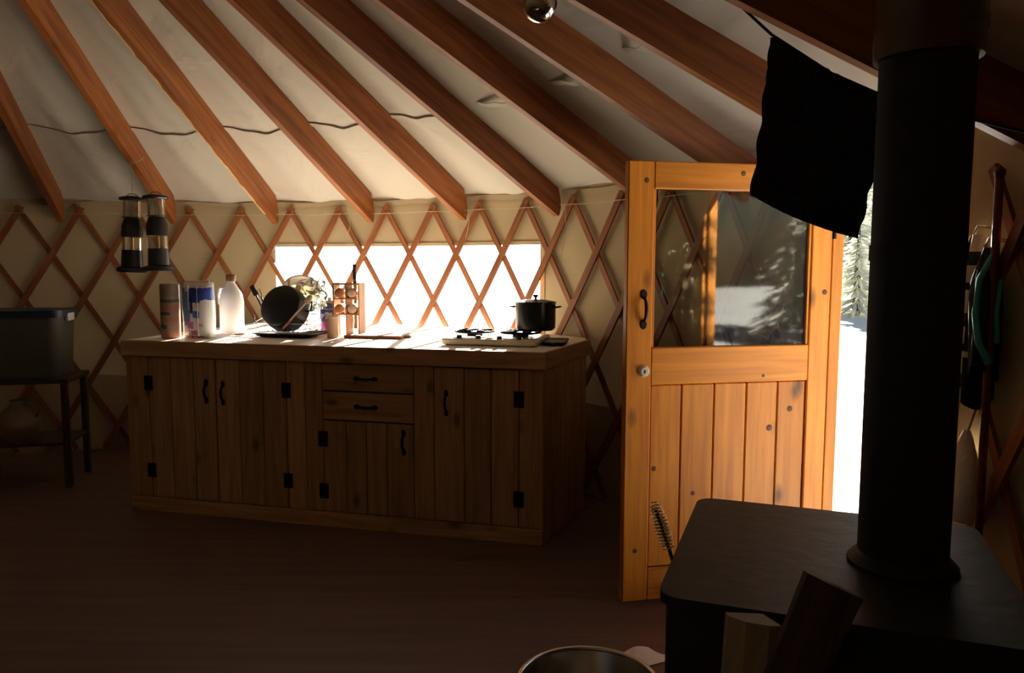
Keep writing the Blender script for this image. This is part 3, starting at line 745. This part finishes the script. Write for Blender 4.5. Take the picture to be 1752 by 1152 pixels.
# ------------------------------------------------------------------ hanging lamp
lp = thing('hanging_lamp', 'shiny round glass lamp hanging at the top edge of the picture', 'lamp', T(.088, 2.60, 2.305))
MB().lathe([(.0005, -.058), (.020, -.055), (.040, -.043), (.054, -.020), (.057, 0), (.052, .022), (.038, .042), (.026, .05)], 28).build('globe', plain('lamp_chrome', (.50, .48, .42), .12, 1.0, .05, 4), lp, None, True)
lathe_part('lamp_collar', [(.028, .046), (.030, .05), (.030, .085), (.014, .10), (.0005, .10)], M_PIPE2, lp)
MB().tube([(0, 0, .09), (0, 0, .30)], .005, 8).build('stem', M_IRON, lp)

# ------------------------------------------------------------------ clothesline and towel
TLc, TRc, BLc, BRc = Vector((.694, 2.15, 2.08)), Vector((.975, 2.035, 1.885)), Vector((.655, 2.15, 1.655)), Vector((.903, 2.05, 1.538))
ln = MB().tube([(.33, 2.30, 2.47), (.587, 2.2, 2.205), TLc + Vector((0, 0, .004)), (TLc + TRc) / 2 + Vector((0, 0, -.012)), TRc + Vector((0, 0, .004)), (1.22, 1.93, 1.80), (1.395, 1.86, 1.74)], .004, 7).build('clothesline', plain('dark_cord', (.05, .045, .035), .9), None, None, True)
tag(ln, 'dark cord running down from a rafter and holding the black towel', 'clothesline')
tw = thing('towel', 'black towel draped over the clothesline beside the stovepipe', 'towel', T(*((TLc + TRc) / 2)))
nrm = (TRc - TLc).cross(BLc - TLc).normalized()
if nrm.y > 0: nrm = -nrm
def tow(side, ln_):
    def fn(u, v):
        t = v * ln_
        p = TLc.lerp(TRc, u).lerp(BLc.lerp(BRc, u), t)
        p.z -= .012 * math.sin(PI * u) * (1 - v)
        edge = .004 * math.sin(v * 23 + 2 * side) * (1 if u < .05 or u > .95 else 0)
        d = .007 + .013 * v + .006 * math.sin(u * 11 + 1.3 * v) * v + (.004 * math.sin(u * 60) if v > .80 else 0)
        return p + nrm * side * d + Vector((edge, 0, .012 * math.sin(PI * u) * -v))
    return fn
MB().grid(tow(1, 1.0), 60, 40, .004).build('front_fall', M_CLOTH, tw, Matrix.Identity(4), True)
MB().grid(lambda u, v: tow(-1, .8)(1 - u, v), 24, 16, .004).build('back_fall', M_CLOTH, tw, Matrix.Identity(4), True)
MB().grid(lambda u, v: TLc.lerp(TRc, u) + Vector((0, 0, -.012 * math.sin(PI * u) + .006 * math.sin(PI * v) + .002 * math.sin(u * 70))) + nrm * (-.007 + .014 * v), 40, 4).build('fold', M_CLOTH, tw, Matrix.Identity(4), True)

# ------------------------------------------------------------------ wood stove and pipe
sdv = Vector((.345, .9386, 0)).normalized(); srt = Vector((sdv.y, -sdv.x, 0))
S_BL = Vector((.558, 2.262, 0)); SD, SW, SZ = .735, .72, .78
s_fl = S_BL - sdv * SD
SM = frame(s_fl, srt, (0, 0, 1))           # local x right, y to the back, z up
stv = thing('wood_stove', 'black cast-iron wood stove in the right foreground', 'stove', SM)
def rrect(x0, y0, x1, y1, r, n=6):
    P = []
    for cx0, cy0, a0 in ((x1 - r, y1 - r, 0), (x0 + r, y1 - r, 90), (x0 + r, y0 + r, 180), (x1 - r, y0 + r, 270)):
        for i in range(n + 1): a_ = R_(a0 + 90 * i / n); P.append((cx0 + r * math.cos(a_), cy0 + r * math.sin(a_)))
    return P
MB().prism(rrect(0, 0, SW, SD, .05), SZ - .022, SZ).build('top_plate', M_STOVE, stv)
MB().prism(rrect(.014, .014, SW - .014, SD - .014, .03), .16, SZ - .022).build('firebox', M_STOVE, stv)
MB().prism(rrect(.015, .015, SW - .015, SD - .015, .04), .15, .19).build('base_plate', M_STOVE, stv)
MB().box(.40, .025, .32, (SW / 2, .025, .47), .008).build('stove_door', M_STOVE, stv)
for x in (.09, SW - .09):
    for y in (.09, SD - .09): MB().tube([(0, 0, .16), (.0, 0, .08), (0, 0, 0)], [.035, .020, .026], 8).build('leg', M_STOVE, stv, L(stv, T(x, y, 0)), True)
MB().lathe([(.092, SZ), (.118, SZ), (.118, SZ + .008), (.097, SZ + .03)], 28, (0, 0, 0)).build('flue_collar', M_STOVE, stv, T(.905, 1.745, 0), 'auto')
# coil-spring handle on the left side
hb_ = Vector((.385, 1.800, SZ - .012)); 
hq = Vector((-.042, .01, .125)).normalized()
HM = frame(hb_, hq, (0, -1, 0))
hdl = MB().tube([(-.05, 0, 0), (.0, 0, 0), (.125, 0, 0)], .0045, 8).build('handle_rod', M_IRON, stv, HM)
coil = []
for i in range(14 * 12 + 1):
    t = i / (14 * 12); r = .0125 + .0055 * math.sin(PI * min(1, t * 1.05)) - (.006 * max(0, (t - .88) / .12))
    coil.append((.030 + .115 * t, r * math.cos(2 * PI * 14 * t), r * math.sin(2 * PI * 14 * t)))
MB().tube(coil, .0017, 5).build('coil_grip', M_BRASS, hdl, HM, True)

pp = thing('stovepipe', 'wide black stovepipe rising from the stove to the roof', 'stovepipe', T(.905, 1.745, SZ))
PR = .0965
MB().lathe([(PR, .012), (PR, 1.20)], 40).build('lower_section', M_PIPE, pp, None, True)
MB().lathe([(PR + .003, .70), (PR + .003, .735)], 40).build('joint_band', M_PIPE, pp, None, True)
MB().lathe([(PR, 1.135), (PR + .012, 1.137), (PR + .014, 1.17), (PR + .014, 1.95)], 40).build('upper_section', M_PIPE2, pp, None, 'auto')
MB().lathe([(PR + .017, 1.195), (PR + .017, 1.215)], 40).build('clamp_band', M_PIPE2, pp, None, True)

# ------------------------------------------------------------------ firewood, tub, sun-patch sheet in the foreground
def log(p0, p1, w, lab, mat, endmat):
    d = Vector(p1) - Vector(p0); Ln = d.length
    t_ = thing('firewood', lab, 'firewood', frame(p0, d, (0.3, -1, .2)), 'split firewood by the stove')
    sec = [(0, 0), (w * .95, .01), (w * 1.02, w * .35), (w * .82, w * .72), (w * .4, w * .98), (.01, w * .9)]
    n = len(sec); V = []; F = []
    K_ = 7
    for k in range(K_):
        for i, (y, z) in enumerate(sec): V.append((Ln * k / (K_ - 1), y + .004 * math.sin(3 * k + i), z + .004 * math.cos(2.3 * k + i * 2)))
    for k in range(K_ - 1):
        for i in range(n): j = (i + 1) % n; F.append((k * n + i, k * n + j, k * n + n + j, k * n + n + i))
    MB().add(V, F).build('split_side', mat, t_)
    MB().add([V[i] for i in range(n)][::-1], [tuple(range(n))]).build('cut_end', endmat, t_)
    MB().add([V[(K_ - 1) * n + i] for i in range(n)], [tuple(range(n))]).build('cut_end', endmat, t_)
M_LOGB = wood('firewood_bark', (.085, .042, .026), (.04, .021, .015), .9); M_LOGE = wood('firewood_end', (.34, .28, .17), (.24, .19, .11), .8)
log((.17, 1.20, .0), (.585, 1.345, .90), .085, 'long reddish split log slanting up against the front of the stove', M_LOGB, M_LOGB)
log((.375, 1.31, .0), (.482, 1.445, .80), .085, 'pale split log leaning lower against the stove front', M_LOGE, M_LOGE)
tb = thing('metal_tub', 'round metal tub with a shiny rim at the bottom edge', 'tub', T(.225, 2.17, 0))
lathe_part('tub_body', [(.0005, 0), (.165, 0), (.175, .01), (.205, .245), (.200, .245), (.168, .014), (.0005, .012)], M_STEEL, tb, None, 48)
MB().tube([(.206 * math.cos(2 * PI * i / 48), .206 * math.sin(2 * PI * i / 48), .25) for i in range(48)], .008, 8, closed=True).build('rim', M_STEEL, tb, None, True)
for s in (-1, 1): MB().tube([(s * .198, -.05, .20), (s * .228, -.04, .17), (s * .228, .04, .17), (s * .198, .05, .20)], .004, 6).build('tub_handle', M_STEEL, tb, None, True)
lathe_part('water', [(.0005, .16), (.192, .16)], plain('tub_inside', (.12, .09, .06), .2), tb, None, 40)
sun_sheet = MB().grid(lambda u, v: ((u - .5) * .16, (v - .5) * .12, .004 + .012 * math.sin(u * 5) * v), 8, 6, .002).build('sun_patch_sheet', M_WHITE, None, T(.525, 2.80, .0) @ RZ(25))  # white sheet standing in for a patch of sunlight on the floor
tag(sun_sheet, 'white sheet added as a patch of sunlight on the floor between tub and stove', 'sun_patch_sheet')

# ------------------------------------------------------------------ clothes by the right jamb
def garment(name, lab, cat, M, w, hgt, dep, mat, seed, parts=()):
    t_ = thing(name, lab, cat, M)
    rnd = random.Random(seed); ph = [rnd.uniform(0, 6) for _ in range(4)]
    def fn(u, v):
        a_ = 2 * PI * u; sh = .35 + .65 * min(1, v * 4) + .12 * v
        fold = 1 + .22 * math.sin(3 * a_ + ph[0] + 2 * v) * min(1, v * 2) + .12 * math.sin(7 * a_ + ph[1] - 3 * v)
        return (dep / 2 * math.cos(a_) * sh * fold, w / 2 * math.sin(a_) * sh * fold, -hgt * v + .02 * math.sin(2 * a_ + ph[2]) * v)
    MB().grid(fn, 40, 18).build('fabric', mat, t_, None, True)
    MB().tube([(.05, 0, .02), (.0, 0, .025), (-.01, 0, .0)], .005, 6).build('hanging_loop', M_STRING, t_, None, True)
    return t_
M_PLAID = plaid('plaid_cloth', (.80, .66, .44), (.02, .02, .02), (.85, .75, .55), 11)
garment('plaid_shirt', 'beige and black plaid shirt hanging by the doorway behind the stovepipe', 'shirt', T(1.392, 2.345, 1.56), .13, .50, .075, M_PLAID, 3)
M_TEAL = plain('teal_trim', (.06, .48, .42), .6); M_DKJ = plain('dark_jacket', (.012, .018, .018), .85)
jk = garment('teal_jacket', 'dark jacket with teal trim hanging beside the plaid shirt', 'jacket', T(1.366, 2.243, 1.52), .085, .36, .06, M_DKJ, 8)
MB().tube([(-.008, -.036, -.02), (-.032, -.022, -.09), (-.036, -.016, -.19), (-.030, -.030, -.27), (-.008, -.048, -.33)], [.008, .010, .010, .011, .011], 8).build('trim_band', M_TEAL, jk, None, True)
MB().tube([(.012, -.046, -.09), (.002, -.052, -.18), (.008, -.052, -.27)], [.006, .007, .007], 8).build('trim_band', M_TEAL, jk, None, True)
M_SACK = plain('pale_sack', (.80, .74, .60), .95, 0, .15, 60, .3)
sk_ = thing('cloth_sack', 'pale cloth sack hanging low by the right door jamb', 'sack', T(1.385, 2.325, .97))
def sackf(u, v):
    a_ = 2 * PI * u; r = (.012 + .062 * min(1, v * 1.3) ** .8) * (1 if v < .95 else .6)
    r *= 1 + .1 * math.sin(3 * a_ + v * 3)
    return (r * .75 * math.cos(a_), r * math.sin(a_), -.28 * v)
MB().grid(sackf, 26, 14).build('sack_body', M_SACK, sk_, None, True)
MB().tube([(0, 0, -.005), (.02, 0, .06), (.045, 0, .10)], .004, 6).build('drawstring', M_STRING, sk_, None, True)
M_RED = wood('red_wood', (.20, .045, .025), (.11, .025, .015), .6)
rp = thing('wooden_pole', 'thin red-brown wooden pole standing upright right of the stovepipe', 'pole', T(1.362, 2.205, 0))
MB().tube([(0, 0, 0), (.0, 0, .8), (0, 0, 1.72)], .0115, 10).build('shaft', M_RED, rp, None, True)
MB().lathe([(.0005, 1.72), (.014, 1.72), (.015, 1.735), (.0005, 1.75)], 12).build('tip', M_RED, rp, None, True)

# ------------------------------------------------------------------ dim corner at the left edge
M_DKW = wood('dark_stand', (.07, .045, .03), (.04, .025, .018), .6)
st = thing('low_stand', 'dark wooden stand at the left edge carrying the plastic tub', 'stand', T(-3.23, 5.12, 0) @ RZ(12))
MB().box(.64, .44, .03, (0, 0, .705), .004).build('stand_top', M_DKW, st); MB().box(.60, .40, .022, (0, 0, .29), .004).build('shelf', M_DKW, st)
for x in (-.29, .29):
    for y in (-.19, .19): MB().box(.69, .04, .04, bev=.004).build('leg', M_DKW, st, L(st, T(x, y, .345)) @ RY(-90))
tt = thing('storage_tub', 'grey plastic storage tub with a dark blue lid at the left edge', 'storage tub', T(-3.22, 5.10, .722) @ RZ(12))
def tubp(s): return rrect(-.27 * s, -.18 * s, .27 * s, .18 * s, .06)
tm = MB(); lv = [(.86, 0), (.93, .03), (1.0, .40)]
V = []; n_ = len(tubp(1))
for s, z in lv: V += [(x, y, z) for x, y in tubp(s)]
F = [tuple(range(n_))[::-1]]
for k in range(2):
    for i in range(n_): j = (i + 1) % n_; F.append((k * n_ + i, k * n_ + j, k * n_ + n_ + j, k * n_ + n_ + i))
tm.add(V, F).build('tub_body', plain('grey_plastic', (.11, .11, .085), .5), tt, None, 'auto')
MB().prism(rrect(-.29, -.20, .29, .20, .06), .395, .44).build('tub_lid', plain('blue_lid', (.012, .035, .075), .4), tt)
for s in (-1, 1): MB().box(.02, .12, .05, (s * .285, 0, .39), .004).build('latch', M_WHITE, tt)
cj = thing('clay_jug', 'round brown jug on the lower shelf of the dark stand', 'jug', T(-3.215, 5.00, .302))
lathe_part('jug_body', [(.0005, 0), (.07, 0), (.115, .06), (.125, .13), (.10, .20), (.05, .24), (.045, .27), (.052, .275), (.038, .275), (.0005, .26)], plain('brown_clay', (.22, .16, .09), .5), cj, None, 30)
MB().tube([(.05, 0, .255), (.10, 0, .25), (.125, 0, .20), (.115, 0, .165)], .009, 8).build('jug_handle', plain('brown_clay_handle', (.22, .16, .09), .5), cj, None, True)

# ------------------------------------------------------------------ trees outside
def conifer(x, y, zb, hgt, rad_, lab, seed):
    t_ = thing('snowy_tree', lab, 'tree', T(x, y, zb), 'frosted trees outside')
    rnd = random.Random(seed)
    MB().tube([(0, 0, -.3), (0, 0, hgt * .5), (0, 0, hgt * .95)], [.11, .08, .02], 8).build('trunk', M_BARK, t_, None, True)
    f = MB(); n = 64
    for k in range(int(hgt * 4)):
        z = hgt * .12 + hgt * .86 * k / (hgt * 4); rr = rad_ * (1 - (z / hgt)) + .06
        for i in range(n):
            a_ = 2 * PI * (i + rnd.random()) / n; r2 = rr * rnd.uniform(.35, 1.1); w_ = rnd.uniform(.03, .07)
            dx, dy = math.cos(a_), math.sin(a_); dz = -r2 * rnd.uniform(.15, .45)
            zz = z + rnd.uniform(-.15, .15)
            f.add([(0, 0, zz), (dx * r2 * .6 - dy * w_, dy * r2 * .6 + dx * w_, zz + dz * .4), (dx * r2, dy * r2, zz + dz), (dx * r2 * .6 + dy * w_, dy * r2 * .6 - dx * w_, zz + dz * .4 - .05)], [(0, 1, 2, 3)])
    f.build('foliage', M_FOL, t_)
def gz(x, y): return snow_pt((x + 60) / 130, (y + 40) / 130)[2]
for i, (x, y, h_, r_, lab) in enumerate(((8.2, 18.5, 2.2, 1.2, 'nearest snow-frosted tree seen through the doorway'), (10.6, 24.5, 4.2, 1.6, 'tall frosted tree farther back through the doorway'), (12.9, 28.0, 3.4, 1.4, 'short frosted tree between the others through the doorway'), (16.0, 34.0, 7.5, 2.4, 'farthest frosted tree on the snowy slope'))):
    conifer(x, y, gz(x, y), h_, r_, lab, 20 + i)
for i, (x, y, h_, r_, lab) in enumerate(((1.85, 6.6, 5.0, .68, 'unseen slim frosted tree added close outside the wall to keep sun from the doorway'), (2.05, 8.6, 5.0, .8, 'second unseen slim frosted tree added farther out to keep sun from the doorway'), (4.0, 5.9, 5.0, 1.1, 'unseen bushy frosted tree added outside to shade the snow by the doorway'))):  # unseen trees added to block sun at the doorway and shade the snow
    conifer(x, y, gz(x, y), h_, r_, lab, 40 + i)
for i, (x, y) in enumerate(((11.5, -7.0), (13.5, -4.2), (11.8, -1.6), (14.2, .6), (12.2, 2.6), (15.0, 4.6), (13.0, 6.8), (16.0, 8.6))):
    conifer(x, y, gz(x, y), 5.2 + 1.3 * math.sin(i * 2.1), 1.7 + .3 * math.sin(i * 1.3), 'distant frosted tree mirrored faintly in the door glass', 60 + i)
